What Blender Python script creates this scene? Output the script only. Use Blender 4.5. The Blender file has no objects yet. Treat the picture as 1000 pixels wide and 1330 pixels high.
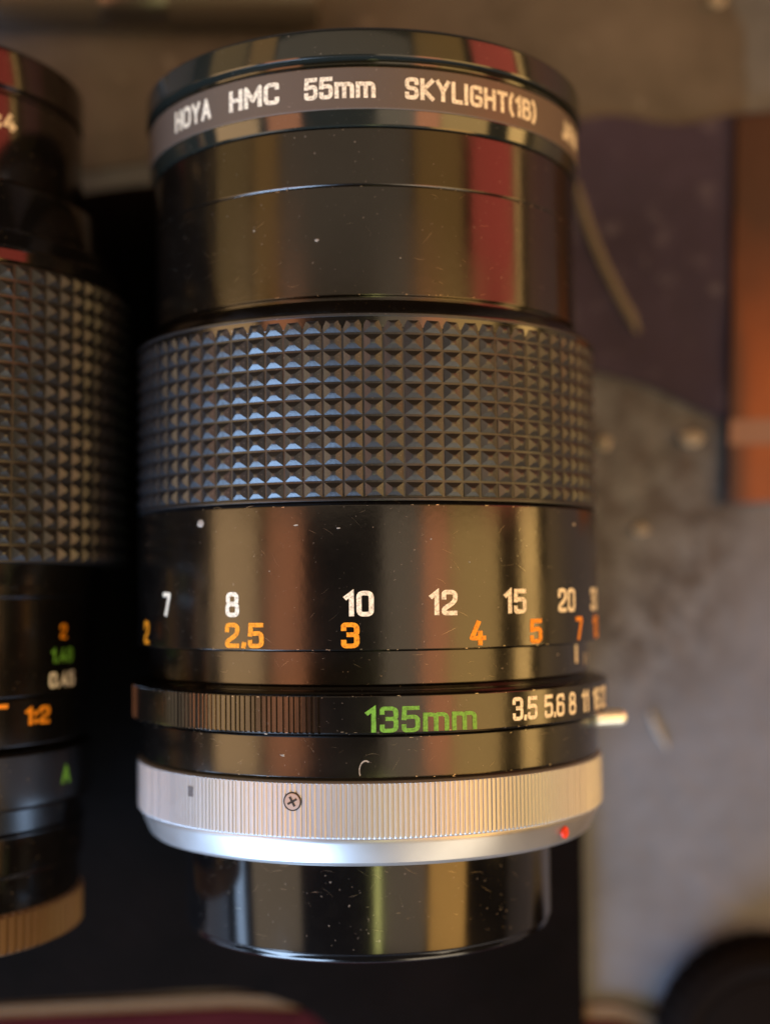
import bpy, bmesh, math, random
from mathutils import Vector, Matrix, noise
random.seed(7)
MM = 0.001
sc = bpy.context.scene
COL = sc.collection

# ------------------------------------------------------------------ camera
FPX, W0, H0 = 1753.0, 1000.0, 1330.0          # focal length in photo pixels, photo size
TILT = math.radians(3.1)
AX_Z = 33.9                                   # height of the main lens axis over the table (mm)
CAM = Vector((0.0, 0.0, AX_Z + 190.0))        # mm
cam_d = bpy.data.cameras.new('camera')
cam = bpy.data.objects.new('camera', cam_d); COL.objects.link(cam)
cam.location = CAM * MM
cam.rotation_euler = (TILT, 0, 0)
cam_d.sensor_fit = 'VERTICAL'; cam_d.sensor_height = 36.0
cam_d.lens = FPX / H0 * 36.0
cam_d.clip_start = 0.01; cam_d.clip_end = 20
cam_d.dof.use_dof = True
cam_d.dof.focus_distance = 0.1580
cam_d.dof.aperture_fstop = 7.6
cam_d.dof.aperture_blades = 0
sc.camera = cam

# ------------------------------------------------------------------ world + lamps
world = bpy.data.worlds.new('World'); sc.world = world
world.use_nodes = True
bg = world.node_tree.nodes['Background']
bg.inputs['Color'].default_value = (1.0, 0.86, 0.72, 1)
bg.inputs['Strength'].default_value = 0.03
sc.view_settings.view_transform = 'Standard'
sc.view_settings.look = 'None'
sc.view_settings.exposure = 0.0
sc.view_settings.gamma = 1.0

GAIN = 1.45
def lamp(name, phi0, phi1, y0, y1, col, rad, dist=620.0):
    """strip lamp seen from the lens between two angles from the zenith (deg, + = right), y range in mm"""
    a = math.radians((phi0 + phi1) / 2); half = math.radians(abs(phi1 - phi0) / 2)
    w = 2 * dist * math.tan(half); h = abs(y1 - y0)
    L = bpy.data.lights.new(name, 'AREA'); L.shape = 'RECTANGLE'
    L.size = w * MM; L.size_y = h * MM
    L.color = col
    L.energy = GAIN * rad * math.pi * (w * MM) * (h * MM)
    o = bpy.data.objects.new(name, L); COL.objects.link(o)
    o.location = (math.sin(a) * dist * MM, (y0 + y1) / 2 * MM, (AX_Z + math.cos(a) * dist) * MM)
    o.rotation_euler = (0, a, 0)
    return o

BROWN = (1.0, 0.60, 0.27); REDB = (1.0, 0.36, 0.15); GREYB = (1.0, 0.74, 0.48)
OLIVE = (1.0, 0.58, 0.18); RED = (1.0, 0.13, 0.08); BLUE = (0.50, 0.70, 1.0); ORNG = (1.0, 0.50, 0.12)
# middle of the lens
YA, YB = -128, 138
lamp('lamp', -77, -52, YA, YB, BROWN, 2.6)
lamp('lamp', -47, -30, YA, YB, REDB, 2.4)
lamp('lamp', 7, 26, YA, YB, GREYB, 0.9)
lamp('lamp', 26, 38, YA, YB, REDB, 3.3)
lamp('lamp', 38.5, 64, YA, YB, OLIVE, 2.7)
lamp('lamp', 77, 88, YA, YB, OLIVE, 4.6)
# towards the filter
lamp('lamp', -82, -60, 146, 470, OLIVE, 0.6)
lamp('lamp', -58, -44, 146, 470, ORNG, 0.9)
lamp('lamp', -43, 24, 146, 470, GREYB, 0.4)
lamp('lamp', 26, 52, 146, 470, ORNG, 0.85)
lamp('lamp', 57, 84, 146, 470, RED, 1.8)
lamp('lamp', 86, 89, 146, 470, OLIVE, 3.0)
# towards the rear cap
lamp('lamp', -87, -80, -340, -135, BLUE, 4.0)
lamp('lamp', -73, -40, -340, -135, GREYB, 1.1)
lamp('lamp', 4.6, 7.8, -340, -135, (1.0, 0.96, 0.30), 7.0)
lamp('lamp', 10, 35, -340, -135, GREYB, 1.0)
lamp('lamp', 37, 61, -340, -135, ORNG, 4.2)
# cool window light from the lower left, warm room light from the lower right
def soft_box(name, pos, size, col, rad):
    L = bpy.data.lights.new(name, 'AREA'); L.shape = 'RECTANGLE'
    L.size, L.size_y = size[0] * MM, size[1] * MM
    L.color = col; L.energy = GAIN * rad * math.pi * L.size * L.size_y
    o = bpy.data.objects.new(name, L); COL.objects.link(o)
    o.location = Vector(pos) * MM
    o.rotation_euler = (Vector(pos) - Vector((0, 0, AX_Z))).to_track_quat('Z', 'Y').to_euler()
soft_box('window_light', (-500, -700, 340), (560, 420), BLUE, 14.5)
soft_box('room_light', (380, -640, 330), (420, 300), (1.0, 0.82, 0.58), 3.2)

# ------------------------------------------------------------------ helpers
def srgb(r, g, b):
    f = lambda c: (c / 255 / 12.92) if c / 255 <= 0.04045 else ((c / 255 + 0.055) / 1.055) ** 2.4
    return (f(r), f(g), f(b), 1.0)

def ray(px, py):
    """photo pixel -> direction"""
    x = (px - W0 / 2) / FPX; y = -(py - H0 / 2) / FPX
    c, s = math.cos(TILT), math.sin(TILT)
    return Vector((x, y * c + s, y * s - c))

def on_plane(px, py, z=0.0):
    d = ray(px, py); t = (z - CAM.z) / d.z
    return CAM + d * t

class Axis:
    """a lens lying along +Y: x of its axis, height, turn about z"""
    def __init__(s, x, z, rot): s.x, s.z, s.rot = x, z, rot
    def hit(s, px, py, r):
        R = Matrix.Rotation(-s.rot, 3, 'Z')
        o = R @ (CAM - Vector((s.x, 0, s.z))); d = R @ ray(px, py)
        a = d.x ** 2 + d.z ** 2; b = o.x * d.x + o.z * d.z; c = o.x ** 2 + o.z ** 2 - r * r
        disc = max(b * b - a * c, 0.0)
        p = o + d * ((-b - math.sqrt(disc)) / a)
        return math.atan2(p.x, p.z), p.y          # angle from the top (+ = right), y along the axis

# ---- materials
def mat_base(name):
    m = bpy.data.materials.new(name); m.use_nodes = True
    nt = m.node_tree; b = nt.nodes['Principled BSDF']
    return m, nt, b

def noise_node(nt, scale, detail=4, rough=0.6, vec=None):
    n = nt.nodes.new('ShaderNodeTexNoise'); n.inputs['Scale'].default_value = scale
    n.inputs['Detail'].default_value = detail; n.inputs['Roughness'].default_value = rough
    if vec is None:
        tc = nt.nodes.new('ShaderNodeTexCoord'); vec = tc.outputs['Object']
    nt.links.new(vec, n.inputs['Vector']); return n

def ramp(nt, src, stops):
    r = nt.nodes.new('ShaderNodeValToRGB')
    while len(r.color_ramp.elements) < len(stops): r.color_ramp.elements.new(0.5)
    for e, (p, c) in zip(r.color_ramp.elements, stops):
        e.position = p; e.color = c if len(c) == 4 else (*c, 1)
    nt.links.new(src, r.inputs['Fac']); return r

def g(v): return (v, v, v, 1)

def painted(name, col, rough, dust=0.5, spec=0.5, metal=0.0, bump=0.0, rvar=0.08):
    """satin paint with uneven gloss, faint smears and tiny dust specks"""
    m, nt, b = mat_base(name)
    n1 = noise_node(nt, 60, 5)
    r1 = ramp(nt, n1.outputs['Fac'], [(0.3, g(max(rough - rvar, 0.03))), (0.75, g(rough + rvar))])
    nt.links.new(r1.outputs['Color'], b.inputs['Roughness'])
    n2 = noise_node(nt, 2300, 2, 0.5)
    r2 = ramp(nt, n2.outputs['Fac'], [(0.705, g(0)), (0.79, g(dust))])
    n3 = noise_node(nt, 130, 6, 0.7)
    r3 = ramp(nt, n3.outputs['Fac'], [(0.45, g(0)), (0.8, g(0.02 * dust))])
    ad = nt.nodes.new('ShaderNodeMath'); ad.operation = 'ADD'; ad.use_clamp = True
    nt.links.new(r2.outputs['Color'], ad.inputs[0]); nt.links.new(r3.outputs['Color'], ad.inputs[1])
    mx = nt.nodes.new('ShaderNodeMix'); mx.data_type = 'RGBA'
    nt.links.new(ad.outputs[0], mx.inputs[0])
    mx.inputs[6].default_value = col; mx.inputs[7].default_value = (0.42, 0.38, 0.33, 1)
    nt.links.new(mx.outputs[2], b.inputs['Base Color'])
    b.inputs['Specular IOR Level'].default_value = spec; b.inputs['Metallic'].default_value = metal
    if bump:
        bp = nt.nodes.new('ShaderNodeBump'); bp.inputs['Strength'].default_value = bump
        bp.inputs['Distance'].default_value = 0.0002
        n4 = noise_node(nt, 900, 3); nt.links.new(n4.outputs['Fac'], bp.inputs['Height'])
        nt.links.new(bp.outputs['Normal'], b.inputs['Normal'])
    return m

M = {}
M['black'] = painted('satin_black_paint', (0.003, 0.003, 0.003, 1), 0.20, 0.35, 0.74, bump=0.05, rvar=0.07)
M['neck'] = painted('front_barrel_paint', (0.004, 0.0035, 0.003, 1), 0.19, 0.3, 0.80, bump=0.05, rvar=0.07)
M['gloss'] = painted('glossy_black_plastic', (0.003, 0.003, 0.0035, 1), 0.13, 0.5, 0.58, rvar=0.05)
M['filter'] = painted('filter_rim_metal', (0.014, 0.018, 0.016, 1), 0.12, 0.3, 0.9, metal=0.1)
M['filterband'] = painted('filter_band_paint', (0.10, 0.085, 0.075, 1), 0.42, 0.4, 0.5)
M['rubber'] = painted('moulded_black_rubber', (0.015, 0.0155, 0.018, 1), 0.38, 0.6, 0.80, bump=0.22)
M['rubber'].node_tree.nodes['Principled BSDF'].inputs['Specular Tint'].default_value = (0.74, 0.87, 1.0, 1)
M['silver'] = painted('anodised_aluminium', (0.455, 0.49, 0.535, 1), 0.48, 0.5, 0.5, metal=0.75, bump=0.12)
M['silver_smooth'] = painted('turned_aluminium', (0.44, 0.45, 0.46, 1), 0.40, 0.5, 0.5, metal=0.85)
M['chrome'] = painted('polished_chrome', (0.74, 0.87, 1.0, 1), 0.32, 0.0, 0.5, metal=0.6)
M['rodglint'] = painted('rod_highlight_metal', (0.20, 0.20, 0.20, 1), 0.3, 0.2, 0.5, metal=0.9)  # lighter metal tone for the painted highlight on the rod
M['rodmetal'] = painted('worn_grey_metal', (0.09, 0.09, 0.09, 1), 0.38, 0.3, 0.5, metal=0.35)
M['brownrib'] = painted('brown_black_ribbed_plastic', (0.10, 0.062, 0.03, 1), 0.4, 0.4, 0.5)
def ink(name, col, rough=0.5):
    m, nt, b = mat_base(name)
    n = noise_node(nt, 3000, 3)
    r = ramp(nt, n.outputs['Fac'], [(0.36, tuple(c * 0.55 for c in col[:3])), (0.56, col)])
    nt.links.new(r.outputs['Color'], b.inputs['Base Color']); b.inputs['Roughness'].default_value = rough
    return m
M['white'] = ink('white_ink', (0.93, 0.92, 0.78, 1))
M['orange'] = ink('orange_ink', (0.95, 0.36, 0.01, 1))
M['green'] = ink('green_ink', (0.15, 0.44, 0.05, 1))
M['red'] = ink('red_ink', (0.85, 0.06, 0.02, 1))
M['lint'] = ink('lint_fibre', (0.36, 0.35, 0.32, 1), 0.9)
M['fibre'] = ink('grey_fibre', (0.16, 0.145, 0.125, 1), 0.9)
M['wear'] = painted('rubbed_bare_metal', (0.30, 0.27, 0.22, 1), 0.35, 0.0, 0.5, metal=0.8)
M['notchgrey'] = ink('grey_recess', (0.12, 0.12, 0.13, 1), 0.6)
M['grime'] = ink('dark_grime', (0.03, 0.025, 0.02, 1), 0.6)
def cloth(name, c0, c1, speck, scale=40, rough=0.85, spk=0.62):
    m, nt, b = mat_base(name)
    n = noise_node(nt, scale, 6, 0.65)
    r = ramp(nt, n.outputs['Fac'], [(0.34, c0), (0.66, c1)])
    n2 = noise_node(nt, scale * 7, 3, 0.6)
    r2 = ramp(nt, n2.outputs['Fac'], [(spk, g(0)), (spk + 0.12, g(0.75))])
    mx = nt.nodes.new('ShaderNodeMix'); mx.data_type = 'RGBA'
    nt.links.new(r2.outputs['Color'], mx.inputs[0]); nt.links.new(r.outputs['Color'], mx.inputs[6])
    mx.inputs[7].default_value = speck
    nt.links.new(mx.outputs[2], b.inputs['Base Color'])
    b.inputs['Roughness'].default_value = rough
    bp = nt.nodes.new('ShaderNodeBump'); bp.inputs['Strength'].default_value = 0.4; bp.inputs['Distance'].default_value = 0.0006
    nt.links.new(n2.outputs['Fac'], bp.inputs['Height']); nt.links.new(bp.outputs['Normal'], b.inputs['Normal'])
    return m
M['table'] = cloth('grey_scuffed_laminate', (0.080, 0.096, 0.126, 1), (0.134, 0.159, 0.206, 1), (0.19, 0.217, 0.265, 1), 34, 0.45, 0.66)
M['purple'] = cloth('purple_velvet', (0.018, 0.014, 0.043, 1), (0.040, 0.033, 0.086, 1), (0.09, 0.085, 0.14, 1), 30, 0.8, 0.60)
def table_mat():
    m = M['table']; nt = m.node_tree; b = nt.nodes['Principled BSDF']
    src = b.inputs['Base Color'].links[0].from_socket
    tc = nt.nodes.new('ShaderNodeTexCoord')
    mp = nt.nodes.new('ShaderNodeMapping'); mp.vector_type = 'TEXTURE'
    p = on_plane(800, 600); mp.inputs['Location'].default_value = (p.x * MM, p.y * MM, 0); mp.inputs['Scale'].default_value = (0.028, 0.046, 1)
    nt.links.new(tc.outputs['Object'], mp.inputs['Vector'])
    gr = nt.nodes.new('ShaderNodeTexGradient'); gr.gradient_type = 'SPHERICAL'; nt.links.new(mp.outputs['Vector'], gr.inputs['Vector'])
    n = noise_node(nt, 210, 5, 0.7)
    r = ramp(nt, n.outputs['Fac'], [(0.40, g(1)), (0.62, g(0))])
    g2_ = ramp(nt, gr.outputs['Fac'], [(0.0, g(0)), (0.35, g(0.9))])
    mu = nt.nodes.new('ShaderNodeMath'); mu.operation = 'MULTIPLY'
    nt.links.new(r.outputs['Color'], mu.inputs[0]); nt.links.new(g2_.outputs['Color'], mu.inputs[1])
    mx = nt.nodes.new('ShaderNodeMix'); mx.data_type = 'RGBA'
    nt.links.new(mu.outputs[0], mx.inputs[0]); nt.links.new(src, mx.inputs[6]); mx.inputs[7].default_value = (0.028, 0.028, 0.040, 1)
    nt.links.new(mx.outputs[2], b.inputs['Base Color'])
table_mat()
M['card'] = cloth('brown_kraft_card', (0.058, 0.056, 0.056, 1), (0.115, 0.113, 0.117, 1), (0.22, 0.225, 0.24, 1), 34, 0.75, 0.63)
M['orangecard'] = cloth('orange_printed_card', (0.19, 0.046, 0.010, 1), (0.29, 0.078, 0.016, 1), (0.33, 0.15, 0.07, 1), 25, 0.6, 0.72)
def dark_red_blend():  # blends the orange to dark red-brown towards the top and left edge
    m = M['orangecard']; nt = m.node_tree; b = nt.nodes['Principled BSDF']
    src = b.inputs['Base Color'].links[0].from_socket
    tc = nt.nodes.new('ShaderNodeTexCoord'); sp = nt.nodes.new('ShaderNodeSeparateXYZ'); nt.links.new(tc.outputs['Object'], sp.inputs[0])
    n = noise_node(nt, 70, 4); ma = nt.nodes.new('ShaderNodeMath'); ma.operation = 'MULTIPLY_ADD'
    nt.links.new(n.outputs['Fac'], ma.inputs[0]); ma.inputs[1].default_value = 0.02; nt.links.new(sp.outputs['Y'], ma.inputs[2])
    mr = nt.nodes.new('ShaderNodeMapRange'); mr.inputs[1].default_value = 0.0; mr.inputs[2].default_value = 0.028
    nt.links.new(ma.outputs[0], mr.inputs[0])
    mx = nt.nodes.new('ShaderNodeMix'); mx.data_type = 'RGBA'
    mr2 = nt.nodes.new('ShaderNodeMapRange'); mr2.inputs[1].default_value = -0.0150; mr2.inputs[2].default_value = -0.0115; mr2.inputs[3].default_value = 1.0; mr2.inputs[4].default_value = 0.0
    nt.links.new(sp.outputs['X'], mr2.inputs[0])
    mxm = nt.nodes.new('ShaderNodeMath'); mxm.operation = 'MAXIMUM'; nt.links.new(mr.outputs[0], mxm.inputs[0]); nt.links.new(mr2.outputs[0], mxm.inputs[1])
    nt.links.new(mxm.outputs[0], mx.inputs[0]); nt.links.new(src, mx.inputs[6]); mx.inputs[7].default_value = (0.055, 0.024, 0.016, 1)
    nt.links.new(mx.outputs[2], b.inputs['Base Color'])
dark_red_blend()
M['pinkband'] = cloth('pale_pink_print', (0.19, 0.105, 0.08, 1), (0.26, 0.15, 0.11, 1), (0.33, 0.23, 0.2, 1), 40, 0.6, 0.7)
M['blackfelt'] = cloth('black_felt', (0.001, 0.0007, 0.0007, 1), (0.003, 0.002, 0.002, 1), (0.012, 0.008, 0.008, 1), 60, 0.9, 0.70)
M['blackfelt'].node_tree.nodes['Principled BSDF'].inputs['Specular IOR Level'].default_value = 0.08
M['maroon'] = cloth('maroon_cover', (0.028, 0.004, 0.008, 1), (0.045, 0.007, 0.013, 1), (0.09, 0.02, 0.03, 1), 40, 0.85, 0.7)
M['maroon'].node_tree.nodes['Principled BSDF'].inputs['Specular IOR Level'].default_value = 0.1
M['cream'] = ink('cream_paper', (0.15, 0.12, 0.085, 1), 0.7)
m, nt, b = mat_base('coated_front_glass')
b.inputs['Base Color'].default_value = (0.01, 0.012, 0.02, 1); b.inputs['Roughness'].default_value = 0.02
b.inputs['Coat Weight'].default_value = 1.0; M['glass'] = m

# ---- objects
def link_mesh(name, me, mat, parent=None):
    o = bpy.data.objects.new(name, me); COL.objects.link(o)
    if mat is not None and not me.materials: me.materials.append(M[mat])
    if parent is not None: o.parent = parent
    return o

def finish(bm, name, sharp=32, smooth=True):
    bm.normal_update()
    if smooth:
        lim = math.radians(sharp)
        for f in bm.faces: f.smooth = True
        for e in bm.edges:
            if len(e.link_faces) == 2 and e.calc_face_angle(0) > lim: e.smooth = False
    me = bpy.data.meshes.new(name); bm.to_mesh(me); bm.free()
    return me

def bevelled(prof, b=0.14):
    out = []
    n = len(prof)
    for i, p in enumerate(prof):
        if i in (0, n - 1): out.append(p); continue
        p = Vector(p); a = Vector(prof[i - 1]); c = Vector(prof[i + 1])
        la, lc = (a - p).length, (c - p).length
        k = min(b, la * 0.42, lc * 0.42)
        p0 = p + (a - p).normalized() * k; p1 = p + (c - p).normalized() * k
        mid = (p0 + p1) / 2 * 0.45 + p * 0.55
        out += [tuple(p0), tuple(mid), tuple(p1)]
    return out

def lathe(name, prof, mat, parent, segs=176, bev=0.14, mod=None, sharp=11):
    """prof: (y, r) from one end on the axis to the other, mm"""
    pr = bevelled(prof, bev)
    bm = bmesh.new(); rings = []
    for (y, r) in pr:
        if r < 1e-6:
            rings.append([bm.verts.new((0, y * MM, 0))]); continue
        ring = []
        for k in range(segs):
            t = 2 * math.pi * k / segs
            rr = r + (mod(t if t < math.pi else t - 2 * math.pi, y, r) if mod else 0)
            ring.append(bm.verts.new((rr * math.sin(t) * MM, y * MM, rr * math.cos(t) * MM)))
        rings.append(ring)
    for A, B in zip(rings, rings[1:]):
        for k in range(segs):
            k2 = (k + 1) % segs
            if len(A) == 1 and len(B) == 1: continue
            if len(A) == 1: bm.faces.new((A[0], B[k2], B[k]))
            elif len(B) == 1: bm.faces.new((A[k], A[k2], B[0]))
            else: bm.faces.new((A[k], A[k2], B[k2], B[k]))
    bmesh.ops.recalc_face_normals(bm, faces=bm.faces)
    return link_mesh(name, finish(bm, name, sharp), mat, parent)

def drum(y0, y1, r, inset=0.0):
    return [(y0, 0), (y0, r), (y1, r), (y1, 0)]

def _round(pts, rad, closed=False, n=4):
    out = []; m = len(pts)
    for i, p in enumerate(pts):
        if not closed and i in (0, m - 1): out.append(Vector(p)); continue
        p = Vector(p); a = Vector(pts[i - 1]); c = Vector(pts[(i + 1) % m])
        k = min(rad, (a - p).length * .49, (c - p).length * .49)
        p0 = p + (a - p).normalized() * k; p1 = p + (c - p).normalized() * k
        for q in range(n + 1):
            t = q / n; out.append(p0 * (1 - t) ** 2 + p * 2 * t * (1 - t) + p1 * t * t)
    return out
_w = 0.52
STROKES = {                                      # advance, [(points, corner radius, closed)]
    '0': (_w, [([(0, 0), (_w, 0), (_w, 1), (0, 1)], .2, True)]),
    '1': (.24, [([(0, .80), (.22, .985), (.22, 0)], .0, False)]),
    '2': (_w, [([(0, .74), (0, 1), (_w, 1), (_w, .56), (0, .20), (0, 0), (_w, 0)], .2, False)]),
    '3': (_w, [([(0, .80), (0, 1), (_w, 1), (_w, .53), (.2, .53)], .2, False), ([(.2, .53), (_w, .53), (_w, 0), (0, 0), (0, .2)], .2, False)]),
    '4': (_w, [([(.30, 1), (0, .26), (_w + .04, .26)], .03, False), ([(.38, .52), (.38, 0)], 0, False)]),
    '5': (_w, [([(_w, 1), (.03, 1), (.0, .54)], 0, False), ([(.02, .58), (_w, .62), (_w, 0), (0, 0), (0, .2)], .2, False)]),
    '6': (_w, [([(_w, .82), (_w, 1), (0, 1), (0, 0), (_w, 0), (_w, .56), (.05, .56)], .18, False)]),
    '7': (_w, [([(0, 1), (_w, 1), (.18, 0)], .06, False)]),
    '8': (_w, [([(.03, .54), (_w - .03, .54), (_w - .03, 1), (.03, 1)], .17, True), ([(0, 0), (_w, 0), (_w, .52), (0, .52)], .17, True)]),
    'm': (.84, [([(0, 0), (0, .70)], 0, False), ([(0, .48), (0, .68), (.42, .68), (.42, 0)], .2, False), ([(.42, .48), (.42, .68), (.84, .68), (.84, 0)], .2, False)]),
    '.': (.02, [([(0, -.03), (.02, .09)], 0, False)]),
    ':': (.02, [([(0, .05), (.02, .2)], 0, False), ([(0, .6), (.02, .75)], 0, False)]),
    'H': (.56, [([(0, 0), (0, 1)], 0, False), ([(.56, 0), (.56, 1)], 0, False), ([(0, .52), (.56, .52)], 0, False)]),
    'O': (.66, [([(0, 0), (.66, 0), (.66, 1), (0, 1)], .3, True)]),
    'Y': (.6, [([(0, 1), (.3, .48), (.3, 0)], .02, False), ([(.6, 1), (.3, .48)], 0, False)]),
    'M': (.74, [([(0, 0), (0, 1), (.37, .3), (.74, 1), (.74, 0)], .02, False)]),
    'C': (.58, [([(.58, .8), (.58, 1), (0, 1), (0, 0), (.58, 0), (.58, .2)], .26, False)]),
    'S': (.54, [([(.54, .8), (.54, 1), (0, 1), (0, .52), (.54, .52), (.54, 0), (0, 0), (0, .2)], .22, False)]),
    'K': (.56, [([(0, 0), (0, 1)], 0, False), ([(.56, 1), (.06, .48), (.56, 0)], .02, False)]),
    'L': (.46, [([(0, 1), (0, 0), (.46, 0)], .02, False)]),
    'I': (.02, [([(0, 0), (0, 1)], 0, False)]),
    'G': (.6, [([(.6, .8), (.6, 1), (0, 1), (0, 0), (.6, 0), (.6, .46), (.32, .46)], .24, False)]),
    'T': (.56, [([(0, 1), (.56, 1)], 0, False), ([(.28, 1), (.28, 0)], 0, False)]),
    '(': (.16, [([(.16, 1.08), (0, .8), (0, .2), (.16, -.08)], .2, False)]),
    ')': (.16, [([(0, 1.08), (.16, .8), (.16, .2), (0, -.08)], .2, False)]),
    'B': (.54, [([(0, 0), (0, 1)], 0, False), ([(0, 1), (.48, 1), (.48, .53), (0, .53)], .2, False), ([(0, .53), (.54, .53), (.54, 0), (0, 0)], .2, False)]),
    'J': (.44, [([(.44, 1), (.44, 0), (0, 0), (0, .24)], .2, False)]),
    'P': (.54, [([(0, 0), (0, 1), (.54, 1), (.54, .44), (.04, .44)], .18, False)]),
    'N': (.6, [([(0, 0), (0, 1), (.6, 0), (.6, 1)], .02, False)]),
    'A': (.6, [([(0, 0), (.30, 1), (.6, 0)], .02, False), ([(.1, .32), (.5, .32)], 0, False)]),
}
def stroked(name, txt, theta, y, r, cap, mat, parent, fit=None, wide=1.0, th=0.215, gap=0.30):
    """block numerals drawn as painted strokes, wrapped on the barrel"""
    quads = []; x = 0.0; lv = 0
    for ch in txt:
        adv, st = STROKES[ch]
        for pts, rad, closed in st:
            P = _round(pts, rad, closed) if rad else [Vector(p) for p in pts]
            n = len(P); L = []
            for i in range(n):
                a = P[i - 1] if (closed or i > 0) else None; c = P[(i + 1) % n] if (closed or i < n - 1) else None
                d1 = (P[i] - a).normalized() if a is not None else None; d2 = (c - P[i]).normalized() if c is not None else None
                d1 = d1 or d2; d2 = d2 or d1
                n1 = Vector((-d1.y, d1.x)); n2 = Vector((-d2.y, d2.x)); b = (n1 + n2).normalized()
                k = th / 2 / max(b.dot(n1), .45)
                e = Vector((0, 0))
                if not closed and i == 0: e = -d2 * th * .42
                if not closed and i == n - 1: e = d1 * th * .42
                L.append((P[i] + e + b * k, P[i] + e - b * k))
            for i in range(n if closed else n - 1):
                quads.append((lv, x, L[i][0], L[i][1], L[(i + 1) % n][1], L[(i + 1) % n][0]))
            lv += 1
        x += adv + gap
    tot = x - gap
    kx = cap * wide if fit is None else fit / (tot + th)
    ky = cap / (1 + th)
    bm = bmesh.new()
    for lv, x0, *q in quads:
        rr = r + .03 + .006 * (lv % 6); vs = []
        for p in q:
            t = theta + (x0 + p.x - tot / 2) * kx / r
            vs.append(bm.verts.new((rr * math.sin(t) * MM, (y + (p.y - .5) * ky) * MM, rr * math.cos(t) * MM)))
        bm.faces.new(vs)
    bm.normal_update()
    for f in bm.faces:
        c = f.calc_center_median()
        if f.normal.x * c.x + f.normal.z * c.z < 0: f.normal_flip()
    me = bpy.data.meshes.new(name); bm.to_mesh(me); bm.free()
    return link_mesh(name, me, mat, parent)

TEXT_CACHE = {}
def glyphs(s, weight):
    key = (s, weight)
    if key in TEXT_CACHE: return TEXT_CACHE[key]
    cu = bpy.data.curves.new('lettering', 'FONT'); cu.body = s; cu.size = 1.0
    cu.offset = weight; cu.fill_mode = 'FRONT'; cu.resolution_u = 4
    ob = bpy.data.objects.new('lettering', cu); COL.objects.link(ob)
    dg = bpy.context.evaluated_depsgraph_get()
    me = bpy.data.meshes.new_from_object(ob.evaluated_get(dg))
    bpy.data.objects.remove(ob); bpy.data.curves.remove(cu)
    vs = [v.co.copy() for v in me.vertices]; fs = [tuple(p.vertices) for p in me.polygons]
    bpy.data.meshes.remove(me)
    TEXT_CACHE[key] = (vs, fs); return vs, fs

CAPH = None
def lettering(name, s, theta, y, r, cap, mat, parent, wide=0.9, weight=0.03, fit=None, lift=0.05):
    """print on a cylinder: centre angle and y, cap height mm; width = natural * wide, or fit in mm of arc"""
    global CAPH
    if CAPH is None:
        v, _ = glyphs('H', 0.0); CAPH = max(p.y for p in v)
    vs, fs = glyphs(s, weight)
    x0 = min(v.x for v in vs); x1 = max(v.x for v in vs)
    k = cap / CAPH; kx = k * wide if fit is None else fit / (x1 - x0)
    bm = bmesh.new(); bv = []
    for v in vs:
        t = theta + (v.x - (x0 + x1) / 2) * kx / r
        yy = y + v.y * k - cap / 2
        bv.append(bm.verts.new(((r + lift) * math.sin(t) * MM, yy * MM, (r + lift) * math.cos(t) * MM)))
    for f in fs:
        try: bm.faces.new([bv[i] for i in f])
        except ValueError: pass
    bm.normal_update()
    for f in bm.faces:
        c = f.calc_center_median()
        if f.normal.x * c.x + f.normal.z * c.z < 0: f.normal_flip()
    me = bpy.data.meshes.new(name); bm.to_mesh(me); bm.free()
    return link_mesh(name, me, mat, parent)

def stud_mesh(w, h, ht):
    bm = bmesh.new()
    def q(s, z): return [bm.verts.new((sx * w / 2 * s * MM, sy * h / 2 * s * MM, z * MM)) for sx, sy in ((-1, -1), (1, -1), (1, 1), (-1, 1))]
    a, b_, c, d = q(1.0, -0.35), q(0.96, 0.05), q(0.36, ht * 0.84), q(0.16, ht)
    for A, B in ((a, b_), (b_, c), (c, d)):
        for k in range(4): bm.faces.new((A[k], A[(k + 1) % 4], B[(k + 1) % 4], B[k]))
    bm.faces.new(d)
    me = finish(bm, 'grip_stud', 25)
    me.materials.append(M['rubber']); return me

def studs(grip, r, y0, y1, rows, cols, tmin, tmax, ht=0.75):
    """one object per moulded stud on the side that shows; the hidden far side joined"""
    pitch = (y1 - y0) / rows; me = stud_mesh(2 * math.pi * r / cols * 0.93, pitch * 0.90, ht)
    rest = bmesh.new()
    for c in range(cols):
        t = 2 * math.pi * (c + 0.5) / cols
        if t > math.pi: t -= 2 * math.pi
        for k in range(rows):
            y = y0 + (k + 0.5) * pitch
            mat4 = Matrix.Translation((r * math.sin(t) * MM, y * MM, r * math.cos(t) * MM)) @ Matrix.Rotation(t, 4, 'Y')
            if tmin <= t <= tmax:
                o = bpy.data.objects.new('grip_stud', me); COL.objects.link(o); o.parent = grip
                o.location = mat4.to_translation(); o.scale = (1, 1, random.uniform(.86, 1.08))
                o.rotation_euler = (random.gauss(0, .022), t + random.gauss(0, .022), random.gauss(0, .006))
            else:
                n0 = len(rest.verts); rest.from_mesh(me); rest.verts.ensure_lookup_table()
                bmesh.ops.transform(rest, matrix=mat4, verts=rest.verts[n0:])
    m2 = finish(rest, 'grip_relief', 25)
    o = link_mesh('grip_relief', m2, 'rubber', grip); o['kind'] = 'stuff'

def top(name, label, cat, loc=(0, 0, 0), rz=0.0, group=None):
    e = bpy.data.objects.new(name, None); COL.objects.link(e)
    e.empty_display_size = 0.01
    e.location = Vector(loc) * MM; e.rotation_euler = (0, 0, rz)
    e['label'] = label; e['category'] = cat
    if group: e['group'] = group
    return e
def tag(o, label, cat, group=None):
    o['label'] = label; o['category'] = cat
    if group: o['group'] = group
    return o

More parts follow.
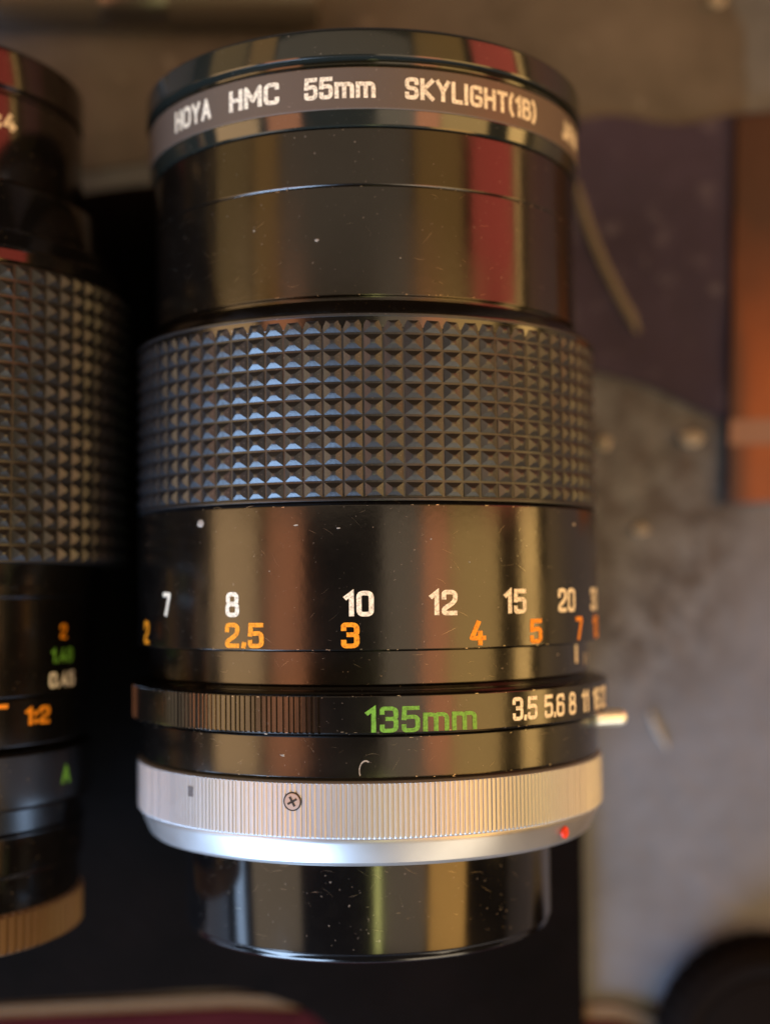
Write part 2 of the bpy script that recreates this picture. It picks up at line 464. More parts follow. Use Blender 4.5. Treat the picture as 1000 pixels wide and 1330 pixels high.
def chip(name, ax, px, py, r, size, mat, parent, seed=0, thick=0.12, asp=1.0):
    """a small irregular flake on a barrel"""
    rnd = random.Random(seed); t, y = ax.hit(px, py, r)
    bm = bmesh.new(); n = 7; lo = []; hi = []
    for k in range(n):
        a = 2 * math.pi * k / n; q = size / 2 * (0.55 + 0.6 * rnd.random())
        u, v = math.cos(a) * q, math.sin(a) * q * asp
        for lst, s, z in ((lo, 1, -0.05), (hi, 0.7, thick)):
            tt = t + u * s / r
            lst.append(bm.verts.new(((r + z) * math.sin(tt) * MM, (y + v * s) * MM, (r + z) * math.cos(tt) * MM)))
    for k in range(n): bm.faces.new((lo[k], lo[(k + 1) % n], hi[(k + 1) % n], hi[k]))
    bm.faces.new(hi); bmesh.ops.recalc_face_normals(bm, faces=bm.faces)
    return link_mesh(name, finish(bm, name, 30), mat, parent)

def slab(name, pts, z0, z1, mat, parent=None, bev=0.3, wob=0.0, grid=0):
    """flat piece with an outline (mm) and real thickness; rounded upper edge"""
    bm = bmesh.new()
    lo = [bm.verts.new((x * MM, y * MM, z0 * MM)) for x, y in pts]
    f = bm.faces.new(lo)
    if f.normal.z < 0: f.normal_flip()
    r = bmesh.ops.extrude_face_region(bm, geom=[f])
    up = [v for v in r['geom'] if isinstance(v, bmesh.types.BMVert)]
    for v in up: v.co.z = z1 * MM
    bmesh.ops.recalc_face_normals(bm, faces=bm.faces)
    if bev:
        es = [e for e in bm.edges if all(abs(v.co.z - z1 * MM) < 1e-7 for v in e.verts)]
        bmesh.ops.bevel(bm, geom=es, offset=bev * MM, segments=3, affect='EDGES', profile=0.5)
    return link_mesh(name, finish(bm, name, 40), mat, parent)

def px_poly(pts, z=0.0):
    return [(p.x, p.y) for p in (on_plane(x, y, z) for x, y in pts)]

# ------------------------------------------------------------------ setting: the table
bm = bmesh.new(); N = 40; S = 480
vs = [[bm.verts.new(((-S + 2 * S * i / N) * MM, (-S + 2 * S * j / N) * MM, 0)) for j in range(N + 1)] for i in range(N + 1)]
for i in range(N):
    for j in range(N): bm.faces.new((vs[i][j], vs[i + 1][j], vs[i + 1][j + 1], vs[i][j + 1]))
table = link_mesh('table_top', finish(bm, 'table_top'), 'table'); table['kind'] = 'structure'

def sheet(name, pts, z, thick, mat, seed, amp=0.5, n=26):
    """a soft sheet lying on the table, slightly wavy: pts = 4 corners (mm) in order"""
    P = [Vector((*p, 0)) for p in pts]
    bm = bmesh.new(); top_ = []; bot = []
    for i in range(n + 1):
        ra, rb = [], []
        for j in range(n + 1):
            u, v = i / n, j / n
            e = 3.2 * noise.noise((u * 5 + seed, v * 5, 1.3))
            p = (P[0] * (1 - u) + P[1] * u) * (1 - v) + (P[3] * (1 - u) + P[2] * u) * v
            p = p + Vector((e, noise.noise((u * 5, v * 5 + seed, 4.1)) * 3.2, 0))
            h = max(0.0, noise.noise((u * 3.5 + seed * 2.1, v * 3.5, 7.7)) + 0.15) * amp
            h += 0.25 * amp * abs(noise.noise((u * 11 + seed, v * 11, 2.7)))
            ra.append(bm.verts.new((p.x * MM, p.y * MM, (z + thick + h) * MM)))
            rb.append(bm.verts.new((p.x * MM, p.y * MM, z * MM)))
        top_.append(ra); bot.append(rb)
    for i in range(n):
        for j in range(n):
            bm.faces.new((top_[i][j], top_[i + 1][j], top_[i + 1][j + 1], top_[i][j + 1]))
            bm.faces.new((bot[i][j], bot[i][j + 1], bot[i + 1][j + 1], bot[i + 1][j]))
    for i in range(n):
        for A, B in ((0, 0), (n, n)):
            bm.faces.new((top_[i][A], top_[i + 1][A], bot[i + 1][A], bot[i][A]))
            bm.faces.new((top_[A][i], top_[A][i + 1], bot[A][i + 1], bot[A][i]))
    bmesh.ops.recalc_face_normals(bm, faces=bm.faces)
    return link_mesh(name, finish(bm, name, 50), mat)

o = sheet('cardboard_sheet', px_poly([(-260, 250), (960, 150), (965, -160), (-260, -160)]), 0.0, 0.5, 'card', 3, 0.5)
tag(o, 'scuffed brown cardboard sheet lying under the filter end of both lenses', 'cardboard')
o = sheet('velvet_cloth', px_poly([(560, 400), (1180, 640), (1190, 138), (560, 170)]), 0.55, 0.5, 'purple', 5, 0.7)
tag(o, 'dark purple velvet cloth beside the front barrel of the large lens', 'cloth')
# orange box with a pale band
root = top('orange_box', 'flat orange printed box with a pale pink band beside the purple cloth', 'box', on_plane(1060, 420, 0))
base = root.location / MM
def rel(pts): return [(x - base.x, y - base.y) for x, y in pts]
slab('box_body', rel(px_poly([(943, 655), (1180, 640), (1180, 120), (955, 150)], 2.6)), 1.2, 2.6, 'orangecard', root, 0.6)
slab('printed_band', rel(px_poly([(946.5, 578), (1178, 574), (1178, 540), (948, 545)], 2.6)), 2.5, 2.66, 'pinkband', root, 0.0)

# maroon booklet with cream pages, black felt mat lying over it
root = top('booklet', 'maroon covered booklet with cream page edge below the black felt mat', 'booklet', on_plane(420, 1400, 0))
base = root.location / MM
slab('cover', rel(px_poly([(-240, 1345), (-100, 1322), (300, 1305), (800, 1322), (862, 1345), (872, 1640), (-240, 1640)], 0)), 0, 1.9, 'maroon', root, 0.4)
slab('page_block', rel(px_poly([(-236, 1326), (-100, 1309), (300, 1290), (800, 1302), (862, 1322), (872, 1620), (-236, 1620)], 0)), 0.1, 1.4, 'cream', root, 0.2)

def smooth_poly(pts, n=6):
    out = []; m = len(pts)
    for i in range(m):
        p0, p1, p2, p3 = (Vector(pts[(i + k - 1) % m]) for k in range(4))
        for s in range(n):
            t = s / n
            out.append(tuple(0.5 * ((2 * p1) + (p2 - p0) * t + (2 * p0 - 5 * p1 + 4 * p2 - p3) * t * t + (3 * p1 - p0 - 3 * p2 + p3) * t ** 3)))
    return out
mat_pts = px_poly(smooth_poly([(-330, 1320), (-100, 1308), (150, 1294), (285, 1286), (350, 1296), (420, 1330), (470, 1420), (560, 1460), (735, 1450), (757, 1380), (758, 1250), (757, 1130), (752, 900), (730, 600), (640, 330), (420, 235), (200, 240), (60, 260), (-200, 300), (-340, 500), (-360, 900)]), 2.3)
o = slab('felt_mat', mat_pts, 1.95, 2.5, 'blackfelt', None, 0.2)
tag(o, 'black felt mat lying under both lenses', 'mat')

# ------------------------------------------------------------------ main lens
MAT_TOP = 2.5
R_MAX = 33.0
AZ = AX_Z
A1 = Axis((478.5 - 500) / FPX * 190, AZ, 0.011)
def Y(v, r, px=475): return A1.hit(px, v, r)[1]
lens = top('camera_lens', 'black telephoto lens marked 135mm with silver mount ring and studded grip', 'camera lens', (A1.x, 0, AZ), A1.rot)

rF, rN, rG, rB, rI, rA, rR, rS, rC = 30.2, 29.4, 31.4, 31.75, 30.2, 32.8, 31.4, 31.85, 25.0
# filter
yf0, yf1, yf2 = Y(163, rN + .3), Y(84, rF), Y(34, rF)
ybt = Y(142, rF)
filt = lathe('filter_ring', [(yf0 - 1, 0), (yf0 - 1, rN - 0.6), (yf0, rN - .6), (yf0, rN + .25), (ybt - .7, rN + .5), (ybt, rF - .1), (yf1 - .1, rF - .1), (yf1 + .25, rF - .75), (yf1 + .7, rF - .75),
      (yf1 + 1.0, rF + .35), (yf2 - .5, rF + .35), (yf2, rF - .2), (yf2, rF - 1.6), (yf2 - 2.2, rF - 1.9), (yf2 - 2.2, 0)], 'filter', lens, bev=0.2)
filt['label'] = 'screw-in skylight filter ring with white lettering'
band = lathe('printed_band', [(ybt + .1, 0), (ybt + .1, rF), (yf1 - .2, rF), (yf1 - .2, 0)], 'filterband', filt, bev=0.15)
lathe('front_glass', [(yf2 - 2.3, 0), (yf2 - 2.3, rF - 2), (yf2 - 2.0, rF - 2.2), (yf2 - 1.7, 15), (yf2 - 1.5, 0)], 'glass', lens, segs=96)
ym = (ybt + yf1) / 2
FT = [('HOYA', 249, 158, 7.6), ('HMC', 329, 124, 7.2), ('55mm', 441, 116, 8.7), ('SKYLIGHT(1B)', 622, 134, 19.6), ('JAPAN', 741, 190, 7.0)]
for s, px, py, fit in FT:
    t, _ = A1.hit(px, py, rF)
    stroked('lettering', s, t, ym, rF, 2.75, 'white', filt, fit=fit, th=0.235, gap=0.32)

# front barrel
yn1 = Y(384, rN); ynl = Y(240, rN)
lathe('front_barrel', [(yn1 - 3, 0), (yn1 - 3, rN - .7), (yn1 + .1, rN - .7), (yn1 + .1, rN), (ynl - .12, rN), (ynl, rN - .18), (ynl + .12, rN - .02), (yf0 - .12, rN - .02), (yf0 - .12, 0)], 'neck', lens, bev=0.1)
# flare between barrel and grip
yg1 = Y(404, rG + .4); yg0 = Y(650, rG + .4); yfl = Y(390, rN + .3)
lathe('flare_collar', [(yg1 - 2, 0), (yg1 - 2, rG), (yg1 - .35, rG + .35), (yg1 - .05, rG + .3), (yfl - .1, rN + .35), (yfl + .12, rN + .1), (yfl + .12, 0)], 'neck', lens, bev=0.15)
# rubber grip
grip = lathe('grip_ring', [(yg0, 0), (yg0, rG + .3), (yg0 + .3, rG + .3), (yg0 + .34, rG), (yg1 - .6, rG), (yg1 - .56, rG + .45), (yg1 - .2, rG + .45), (yg1 - .2, 0)], 'rubber', lens, bev=0.05)
studs(grip, rG, yg0 + .34, yg1 - .6, 11, 82, math.radians(-60), math.radians(60), 0.42)
# focus ring with distance scale
yb1, yb0 = yg0 - .25, Y(845, rB)
foc = lathe('focus_ring', [(yb0, 0), (yb0, rB), (yb1 - .25, rB), (yb1, rB - .25), (yb1 + .6, rB - .8), (yb1 + .6, 0)], 'black', lens, bev=0.12)
NUM = [('7', 217, 782), ('8', 302, 782), ('10', 466, 784), ('12', 576, 783), ('15', 669, 781), ('20', 736, 779), ('30', 771, 777)]
ORG = [('2', 191, 818), ('2.5', 317, 825), ('3', 455, 825), ('4', 620, 825), ('5', 696, 820), ('7', 752, 815), ('10', 773, 812)]
yw = Y(784, rB); yo = Y(825, rB)
for s, px, py in NUM:
    t, _ = A1.hit(px, py, rB); stroked('scale_number', s, t, yw, rB, 3.0, 'white', foc, wide=0.92)
for s, px, py in ORG:
    t, _ = A1.hit(px, py, rB); stroked('scale_number', s, t, yo, rB, 3.0, 'orange', foc, wide=0.98)
# index band
yi1, yi0 = yb0 - .12, Y(892, rI)
idx = lathe('index_band', [(yi0 - .6, 0), (yi0 - .6, rI - .6), (yi0, rI - .5), (yi0 + .2, rI), (yi1, rI), (yi1, rI - .9), (yi1 + .5, rI - .9), (yi1 + .5, 0)], 'black', lens, bev=0.1)
t, _ = A1.hit(748, 862, rI)
lettering('index_mark', 'I', t, Y(862, rI) , rI, 2.2, 'white', idx, fit=0.9, weight=0.03)
for dd in (4.5, 7.5):
    lettering('index_mark', 'I', t + dd / rI, Y(872, rI), rI, 1.5, 'white', idx, fit=0.5, weight=0.02)
# aperture ring, partly ribbed
ya1, ya0 = Y(902, rA), Y(955, rA)
def ribs_ap(t, y, r):
    if r < rA - .3 or y < ya0 + .2 or y > ya1 - .2: return 0
    if not (-1.25 < t < -0.165 or 1.75 < t < 3.0): return 0
    ph = (t * 290 / (2 * math.pi)) % 1.0
    return -0.20 if ph < 0.34 else 0.0
ap = lathe('aperture_ring', [(ya0, 0), (ya0, rA - .45), (ya0 + .22, rA), (ya0 + .6, rA), (ya1 - .6, rA), (ya1 - .22, rA), (ya1, rA - .5), (ya1 + .25, rA - 1.6), (ya1 + .25, 0)], 'black', lens, segs=1740, bev=0.08, mod=ribs_ap)
yt = (ya0 + ya1) / 2
t, _ = A1.hit(549, 935, rA)
stroked('focal_length_lettering', '135mm', t, Y(935, rA), rA, 3.0, 'green', ap, fit=13.4, th=0.18)
for s, px, py in [('3.5', 682, 927), ('5.6', 720, 921), ('8', 743, 918), ('11', 760, 914), ('16', 774, 911), ('22', 783, 908)]:
    t, _ = A1.hit(px, py, rA); stroked('aperture_number', s, t, yt, rA, 2.8, 'white', ap, wide=0.80, gap=.24, th=.2)
# chrome lock button, sticking out at the right
t, _ = A1.hit(786, 940, rA)
t = math.radians(64)
bm = bmesh.new(); bmesh.ops.create_cube(bm, size=1.0)
bmesh.ops.scale(bm, vec=(5.4 * MM, 2.3 * MM, 2.8 * MM), verts=bm.verts)
bmesh.ops.bevel(bm, geom=list(bm.edges), offset=1.05 * MM, segments=6, affect='EDGES', profile=0.5)
btn = link_mesh('lock_button', finish(bm, 'lock_button', 40), 'chrome', lens)
yb = Y2B = A1.hit(770, 938, rA)[1]
btn.location = (31.6 * MM, yb * MM, 9.5 * MM); btn.rotation_euler = (0, math.radians(14), 0)
btn['label'] = 'bright chrome lock button'
# black rear band
yr1, yr0 = ya0 - .12, Y(1013, rR)
rear = lathe('rear_band', [(yr0 - .5, 0), (yr0 - .5, rR - .4), (yr0, rR - .3), (yr0 + .2, rR), (yr1 - .3, rR), (yr1, rR - .35), (yr1 + .4, rR - .8), (yr1 + .4, 0)], 'black', lens, bev=0.12)
# silver mount ring
ys1, ysm, ys0 = Y(1016, rS), Y(1091, rS), Y(1127, rS - 1.6)
def ribs_s(t, y, r):
    if r < rS - .05 or y > ys1 - .25 or y < ysm + .1: return 0
    ph = (t * 330 / (2 * math.pi)) % 1.0
    return -0.11 if ph < 0.3 else 0.0
mount = lathe('mount_ring', [(ysm, 0), (ysm, rS - .2), (ysm + .2, rS), (ysm + .45, rS), (ys1 - .5, rS), (ys1 - .2, rS), (ys1, rS - .35), (ys1 + .05, rS - 1.2), (ys1 + .05, 0)], 'silver', lens, segs=1650, bev=0.06, mod=ribs_s)
mount['label'] = 'finely ribbed silver mount ring'
brl = lathe('breech_ring', [(ys0, 0), (ys0, rS - 2.2), (ys0 + .5, rS - 1.6), (ysm - .5, rS - .55), (ysm + .05, rS - .5), (ysm + .05, 0)], 'silver_smooth', lens, bev=0.2)
# screw, notch, red dot
def disc_on(name, px, py, r, rad, h, mat, parent, slot=False, square=False):
    t, y = A1.hit(px, py, r)
    bm = bmesh.new()
    if square: bmesh.ops.create_cube(bm, size=1.0); bmesh.ops.scale(bm, vec=(rad * 1.5 * MM, rad * 2 * MM, h * MM), verts=bm.verts)
    else: bmesh.ops.create_cone(bm, cap_ends=True, segments=24, radius1=rad * MM, radius2=rad * MM, depth=h * MM)
    bmesh.ops.bevel(bm, geom=[e for e in bm.edges if e.calc_face_angle(0) > 1.0], offset=min(rad, h) * 0.25 * MM, segments=2, affect='EDGES')
    o = link_mesh(name, finish(bm, name, 40), mat, parent)
    o.location = (r * math.sin(t) * MM, y * MM, r * math.cos(t) * MM); o.rotation_euler = (0, t, 0)
    return o, t, y
disc_on('screw_recess', 380, 1041, rS - .02, 1.12, 0.12, 'grime', mount)
disc_on('screw', 380, 1041, rS + .03, 0.95, 0.2, 'silver_smooth', mount)
t, y = A1.hit(380, 1041, rS)
for ang in (0.5, 0.5 + math.pi / 2):
    bm = bmesh.new(); bmesh.ops.create_cube(bm, size=1.0)
    bmesh.ops.scale(bm, vec=(1.25 * MM, 0.26 * MM, 0.12 * MM), verts=bm.verts)
    bmesh.ops.rotate(bm, matrix=Matrix.Rotation(ang, 3, 'Z'), verts=bm.verts)
    o = link_mesh('screw_slot', finish(bm, 'screw_slot', 30), 'grime', mount)
    o.location = ((rS + .12) * math.sin(t) * MM, y * MM, (rS + .12) * math.cos(t) * MM); o.rotation_euler = (0, t, 0)
disc_on('notch', 248, 1028, rS + .0, 0.62, 0.1, 'notchgrey', mount, square=True)
o, _, _ = disc_on('index_dot', 733, 1081, rS - .75, 0.75, 0.5, 'red', brl)
o['label'] = 'red mount index dot'
# rear cap
yc1, yc0 = ys0 + .1, Y(1255, rC)
rcap = lathe('rear_cap', [(yc0, 0), (yc0, rC - 1.0), (yc0 + .35, rC - .35), (yc0 + 1.1, rC - .25), (yc0 + 1.3, rC), (yc1, rC), (yc1, 0)], 'gloss', lens, bev=0.25)
rcap.location.x = -0.4 * MM
# wear: paint chips and dust
for k, (px, py, r, s, par, asp) in enumerate([(260, 680, rB, 1.6, foc, .85), (745, 681, rB, 1.1, foc, .5), (384, 682, rB, .75, foc, .35), (440, 686, rB, .7, foc, .4),
        (724, 850, rI, .7, idx, .4), (412, 312, rN, .7, lens, .6), (330, 300, rN, .4, lens, .6), (520, 335, rN, .35, lens, .7), (367, 981, rR, .9, rear, .45),
        (345, 953, rA - .1, .6, ap, .4), (470, 898, rI, .5, idx, .5), (560, 700, rB, .3, foc, .8), (350, 742, rB, .3, foc, .8), (610, 730, rB, .3, foc, .7), (652, 868, rI, .5, idx, .4)]):
    chip('paint_chip', A1, px, py, r, s, 'lint', par, k, 0.05, asp)
def edge_wear(edges, parent, n, seed, mat='lint'):
    """tiny bright nicks where the paint has rubbed off along ring edges"""
    rnd = random.Random(seed); bm = bmesh.new()
    for _ in range(n):
        y, r = rnd.choice(edges); t = rnd.uniform(-1.35, 1.35); L = rnd.uniform(.1, .55) * rnd.random() + .06; h = rnd.uniform(.03, .09)
        y += rnd.gauss(0, .05); top_, bot = [], []
        for k in range(4):
            tt = t + L * k / 3 / r
            top_.append(bm.verts.new(((r + .035) * math.sin(tt) * MM, (y + h * rnd.uniform(.3, 1)) * MM, (r + .035) * math.cos(tt) * MM)))
            bot.append(bm.verts.new(((r + .035) * math.sin(tt) * MM, (y - h * rnd.uniform(.3, 1)) * MM, (r + .035) * math.cos(tt) * MM)))
        for k in range(3): bm.faces.new((bot[k], bot[k + 1], top_[k + 1], top_[k]))
    o = link_mesh('edge_wear', finish(bm, 'edge_wear'), mat, parent); o['kind'] = 'stuff'
edge_wear([(yb0 + .1, rB), (yb1 - .3, rB)], foc, 40, 1, 'wear')
edge_wear([(ya0 + .28, rA), (ya1 - .28, rA)], ap, 40, 2, 'wear')
edge_wear([(yr0 + .25, rR), (yr1 - .35, rR)], rear, 40, 3, 'wear')
edge_wear([(ynl - .2, rN), (yn1 + .25, rN), (yf0 - .3, rN)], lens, 45, 4, 'wear')
def hairlines(y0, y1, r, parent, n, seed):
    """fine handling scratches in the paint"""
    rnd = random.Random(seed); bm = bmesh.new()
    for _ in range(n):
        t = rnd.uniform(-1.3, 1.3); y = rnd.uniform(y0 + .3, y1 - .3); a = rnd.gauss(0, .5) if rnd.random() < .7 else rnd.uniform(0, 3.1)
        L = rnd.uniform(.3, 2.2); w = rnd.uniform(.006, .016); a1 = a + rnd.gauss(0, .25); row = []
        for k in range(6):
            f = k / 5; aa = a * (1 - f) + a1 * f; u = math.cos(aa) * L * f; v = math.sin(aa) * L * f
            v = min(max(y + v, y0 + .1), y1 - .1)
            ww = w * math.sin(math.pi * (f * .9 + .05))
            row.append([bm.verts.new(((r + .02) * math.sin(t + u / r) * MM, (v + q * ww) * MM, (r + .02) * math.cos(t + u / r) * MM)) for q in (-1, 1)])
        for A, B in zip(row, row[1:]): bm.faces.new((A[0], B[0], B[1], A[1]))
    o = link_mesh('hairline_scratch', finish(bm, 'hairline_scratch'), 'wear', parent); o['kind'] = 'stuff'
hairlines(yb0, yb1, rB, foc, 60, 11); hairlines(yn1, ynl, rN, lens, 50, 12)
hairlines(yr0, yr1, rR, rear, 40, 13); hairlines(yi0, yi1, rI, idx, 25, 14); hairlines(yc0 + 1.5, yc1, rC, rcap, 60, 15)
# curved scratch on the rear band
t0, y0 = A1.hit(475, 1000, rR)
bm = bmesh.new(); pts = []
for k in range(9):
    a = math.radians(60 + 150 * k / 8); u = 0.75 * math.cos(a); v = 1.15 * math.sin(a) - .1
    for s in (0.9, 1.08):
        tt = t0 + u * s / rR
        pts.append(bm.verts.new(((rR + .03) * math.sin(tt) * MM, (y0 + v * s) * MM, (rR + .03) * math.cos(tt) * MM)))
for k in range(8): bm.faces.new((pts[2 * k], pts[2 * k + 1], pts[2 * k + 3], pts[2 * k + 2]))
link_mesh('scratch', finish(bm, 'scratch'), 'lint', rear)

# ------------------------------------------------------------------ second lens
A2 = Axis((-125 - 500) / FPX * 190, MAT_TOP - .55 + 31.9, 0.0)
qG = 30.5
def Y2(px, v, r): return A2.hit(px, v, r)[1]
lens2 = top('camera_lens', 'black wide lens with orange and green numbers and brown ribbed rear end', 'camera lens', (A2.x, 0, A2.z), A2.rot)
q1, q2, q3, q4 = 24.0, 26.2, 25.6, 24.9
ytop = Y2(0, 55, q1); yfl2 = Y2(0, 236, q1)
yG1, yG0 = Y2(0, 328, qG), Y2(0, 730, qG)
fr = lathe('front_barrel', [(yG1 + 2, 0), (yG1 + 2, q1 - .5), (yfl2 + .2, q1 - .4), (yfl2 + .4, q1), (Y2(0, 120, q1), q1), (Y2(0, 116, q1), q1 - .4), (Y2(0, 112, q1), q1 - .4), (Y2(0, 108, q1), q1), (ytop - .5, q1), (ytop, q1 - .6), (ytop, q1 - 2), (ytop - 3, q1 - 2.4), (ytop - 3, 0)], 'gloss', lens2, bev=0.3)
lathe('front_glass', [(ytop - 3.1, 0), (ytop - 3.1, q1 - 2.5), (ytop - 2.4, 14), (ytop - 2, 0)], 'glass', lens2, segs=80)
lathe('shoulder', [(yG1 - 1, 0), (yG1 - 1, qG + .2), (yG1 + .9, qG + .2), (yG1 + 1.2, qG - .5), (yG1 + 3.4, qG - 1.2), (yG1 + 3.8, qG - 2.2), (yfl2 - .6, q1 + 2.2), (yfl2 + .2, q1 + .6), (yfl2 + .2, 0)], 'gloss', lens2, bev=0.3)
g2 = lathe('grip_ring', drum(yG0, yG1 - 1.1, qG), 'rubber', lens2, bev=0.1)
studs(g2, qG, yG0 + .05, yG1 - 1.15, 18, 82, math.radians(16), math.radians(88), 0.7)
yB0 = Y2(40, 905, q2)
fo2 = lathe('focus_ring', [(yB0, 0), (yB0, q2), (Y2(10, 778, q2), q2), (Y2(10, 774, q2), q2 + .5), (Y2(10, 760, q2), q2 + .6), (yG0 - .1, q2 + 1.4), (yG0 + .5, q2 + 1.3), (yG0 + .5, 0)], 'black', lens2, bev=0.2)
for s, px, py, mt, hgt in [('2', 83, 820, 'orange', 2.0), ('1.48', 82, 851, 'green', 1.9), ('0.45', 82, 882, 'white', 2.0)]:
    t, y = A2.hit(px, py, q2); stroked('scale_number', s, t, y, q2, hgt, mt, fo2, wide=1.1)
yD0 = Y2(40, 968, q3)
ri2 = lathe('index_band', [(yD0 - .4, 0), (yD0 - .4, q3 - .7), (yD0, q3), (yB0 - .2, q3), (yB0 - .15, q3 - .6), (yB0 + .3, q3 - .6), (yB0 + .3, 0)], 'black', lens2, bev=0.2)
t, y = A2.hit(50, 929, q3); stroked('ratio_lettering', '1:2', t, y, q3, 2.3, 'orange', ri2, wide=1.25)
t, y = A2.hit(2, 918, q3); lettering('index_mark', 'I', t, y, q3, .5, 'orange', ri2, fit=2.0)
yE0 = Y2(40, 1052, q3 + .6)
ap2 = lathe('aperture_ring', [(yE0, 0), (yE0, q3 + .2), (yE0 + .3, q3 + .6), (yD0 - 1.0, q3 + .6), (yD0 - .7, q3 + .1), (yD0 - .4, q3 - 1), (yD0 - .4, 0)], 'black', lens2, bev=0.2)
t, y = A2.hit(86, 1005, q3 + .6); stroked('aperture_letter', 'A', t, y, q3 + .6, 2.5, 'green', ap2, wide=1.1)
yH0 = Y2(40, 1180, q4)
lathe('rear_barrel', [(yH0, 0), (yH0, q4 - .2), (Y2(40, 1135, q4), q4 - .2), (Y2(40, 1132, q4), q4 + .3), (Y2(40, 1082, q4), q4 + .4), (Y2(40, 1078, q4), q4), (yE0 + .1, q4), (yE0 + .1, 0)], 'gloss', lens2, bev=0.2)
yI0 = Y2(0, 1245, q4)
def ribs2(t, y, r):
    if r < q4 + .2: return 0
    return -0.3 if ((t * 120 / (2 * math.pi)) % 1.0) < 0.3 else 0.0
lathe('rear_cap', [(yI0, 0), (yI0, q4 - .6), (yI0 + .4, q4 + .3), (yH0 - .4, q4 + .3), (yH0 + .1, q4 - .4), (yH0 + .1, 0)], 'brownrib', lens2, segs=960, bev=0.12, mod=ribs2)
t, y = A2.hit(15, 160, q1); stroked('front_lettering', '1:4', t - .06, y, q1, 2.3, 'white', fr, wide=1.2, th=.2)

# ------------------------------------------------------------------ small things round the lenses
# dark metal rod beyond the cardboard
p0 = on_plane(-240, 6, 5); p1 = on_plane(415, -4, 5)
root = top('metal_rod', 'dark metal rod lying across the top of the brown cardboard', 'rod', ((p0.x + p1.x) / 2, (p0.y + p1.y) / 2, 5.4))
ln = (p1 - p0).length
def rod(name, x0, x1, r, mat, parent):
    bm = bmesh.new(); pr = bevelled([(x0, 0), (x0, r), (x1, r), (x1, 0)], .5); n = 40; rings = []
    for x, rr in pr:
        rings.append([bm.verts.new((x * MM, rr * math.cos(2 * math.pi * k / n) * MM, rr * math.sin(2 * math.pi * k / n) * MM)) for k in range(n)] if rr > 0 else [bm.verts.new((x * MM, 0, 0))])
    for A, B in zip(rings, rings[1:]):
        for k in range(n):
            k2 = (k + 1) % n
            if len(A) == 1: bm.faces.new((A[0], B[k], B[k2]))
            elif len(B) == 1: bm.faces.new((A[k], A[k2], B[0]))
            else: bm.faces.new((A[k], A[k2], B[k2], B[k]))
    bmesh.ops.recalc_face_normals(bm, faces=bm.faces)
    return link_mesh(name, finish(bm, name, 35), mat, parent)
rod('shaft', -ln / 2, ln / 2, 4.6, 'rodmetal', root)
pb = on_plane(180, 0, 5).x - (p0.x + p1.x) / 2
rod('rod_highlight', pb - 5.5, pb + 5.5, 4.85, 'rodglint', root)  # added lighter ring: the rod's highlight put into shape and colour

# dark round lens cap at the lower right
c = on_plane(1002, 1368, 8)
root = top('lens_cap', 'black round lens cap lying beside the maroon booklet', 'lens cap', (c.x, c.y, 0))
M['capblack'] = painted('matt_black_plastic', (0.006, 0.005, 0.005, 1), 0.7, 0.0, 0.03)
def lathe_z(name, prof, mat, parent, segs=96, mod=None):
    bm = bmesh.new(); rings = []
    for z, r in bevelled(prof, .4):
        rings.append([bm.verts.new(((r + (mod(k) if mod and r > 15 else 0)) * math.cos(2 * math.pi * k / segs) * MM, (r + (mod(k) if mod and r > 15 else 0)) * math.sin(2 * math.pi * k / segs) * MM, z * MM)) for k in range(segs)] if r > 0 else [bm.verts.new((0, 0, z * MM))])
    for A, B in zip(rings, rings[1:]):
        for k in range(segs):
            k2 = (k + 1) % segs
            if len(A) == 1: bm.faces.new((A[0], B[k], B[k2]))
            elif len(B) == 1: bm.faces.new((A[k], A[k2], B[0]))
            else: bm.faces.new((A[k], A[k2], B[k2], B[k]))
    bmesh.ops.recalc_face_normals(bm, faces=bm.faces)
    return link_mesh(name, finish(bm, name, 35), mat, parent)
lathe_z('rim', [(1.9, 0), (1.9, 17.4), (5, 17.6), (7.4, 16.4), (8.6, 14), (8.6, 12.4), (8.2, 12), (8.2, 0)], 'capblack', root, 120, lambda k: -.25 if k % 3 == 0 else 0)
lathe_z('face', [(8.0, 0), (8.0, 11.9), (8.5, 11.6), (8.8, 0)], 'capblack', root)

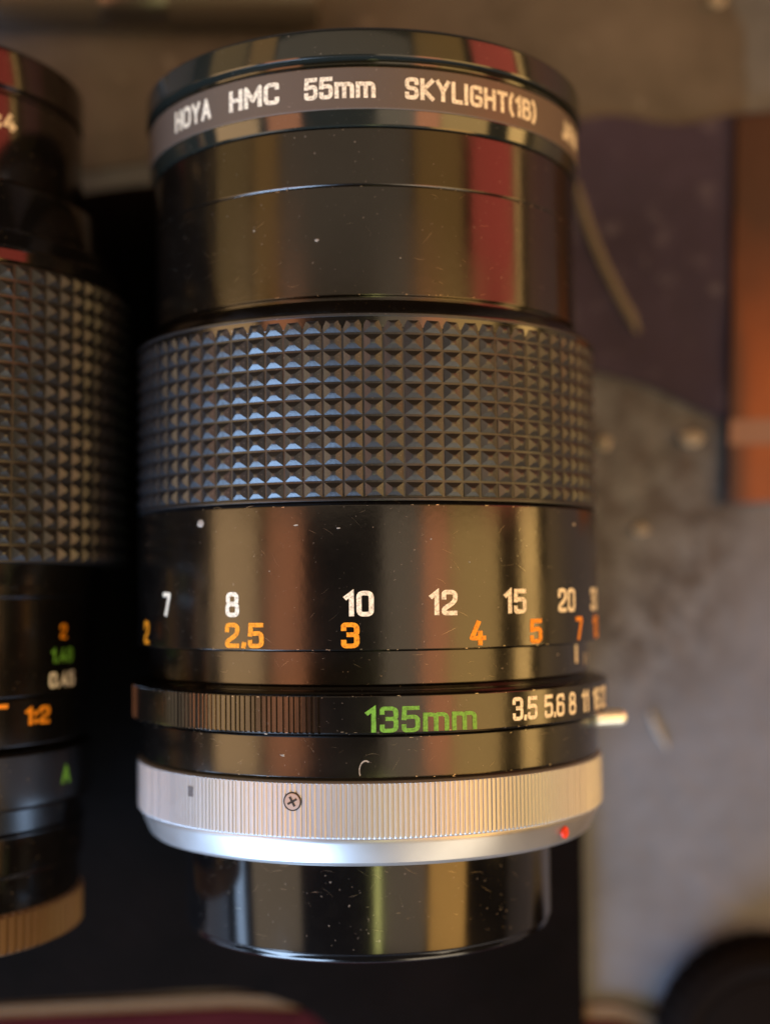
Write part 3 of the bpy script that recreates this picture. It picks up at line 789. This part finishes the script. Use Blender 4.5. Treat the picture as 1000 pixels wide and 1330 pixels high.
# threads and lint on the cloths and table
def thread(name, pts, z, rad, label, mat='lint'):
    P = [on_plane(x, y, z) for x, y in pts]
    bm = bmesh.new(); rings = []; n = 8
    for i, p in enumerate(P):
        d = (P[min(i + 1, len(P) - 1)] - P[max(i - 1, 0)]).normalized(); s = Vector((-d.y, d.x, 0))
        k = rad * (0.45 if i in (0, len(P) - 1) else 1.0)
        rings.append([bm.verts.new((p + s * math.cos(2 * math.pi * a / n) * k + Vector((0, 0, k * .5 * math.sin(2 * math.pi * a / n)))) * MM) for a in range(n)])
    for A, B in zip(rings, rings[1:]):
        for a in range(n): bm.faces.new((A[a], A[(a + 1) % n], B[(a + 1) % n], B[a]))
    bm.faces.new(rings[0]); bm.faces.new(rings[-1])
    bmesh.ops.recalc_face_normals(bm, faces=bm.faces)
    return tag(link_mesh(name, finish(bm, name, 60), mat), label, 'thread')
thread('loose_thread', [(748, 235), (756, 270), (768, 306), (786, 348), (806, 388), (820, 412), (828, 432)], 1.6, .85, 'long pale loose thread on the purple cloth beside the front barrel', 'fibre')
thread('loose_thread', [(843, 925), (853, 948), (866, 972)], .35, .6, 'short pale thread on the grey table beside the lock button')
def lint(name, px, py, z, sx, sy, label, seed):
    p = on_plane(px, py, z); rnd = random.Random(seed)
    bm = bmesh.new(); bmesh.ops.create_icosphere(bm, subdivisions=2, radius=1.0)
    for v in bm.verts:
        k = 1 + .35 * noise.noise(v.co * 1.7 + Vector((seed, 0, 0)))
        v.co = Vector((v.co.x * sx * k, v.co.y * sy * k, v.co.z * .5)) * MM
    o = link_mesh(name, finish(bm, name, 70), 'lint'); o.location = Vector((p.x, p.y, z)) * MM
    return tag(o, label, 'lint')
lint('lint_ball', 896, 570, 1.5, 2.3, 1.3, 'large pale oval lint ball at the edge of purple cloth near orange box', 3)
lint('lint_ball', 784, 575, .5, 1.1, 1.2, 'small pale lint ball right beside the studded grip', 5)
lint('lint_ball', 830, 688, .4, 1.4, .9, 'pale lint tuft on the dark stained patch of the grey table', 8)
lint('lint_ball', 930, 0, 1.2, 1.6, 1.2, 'pale lint ball on the top of the brown cardboard', 11)
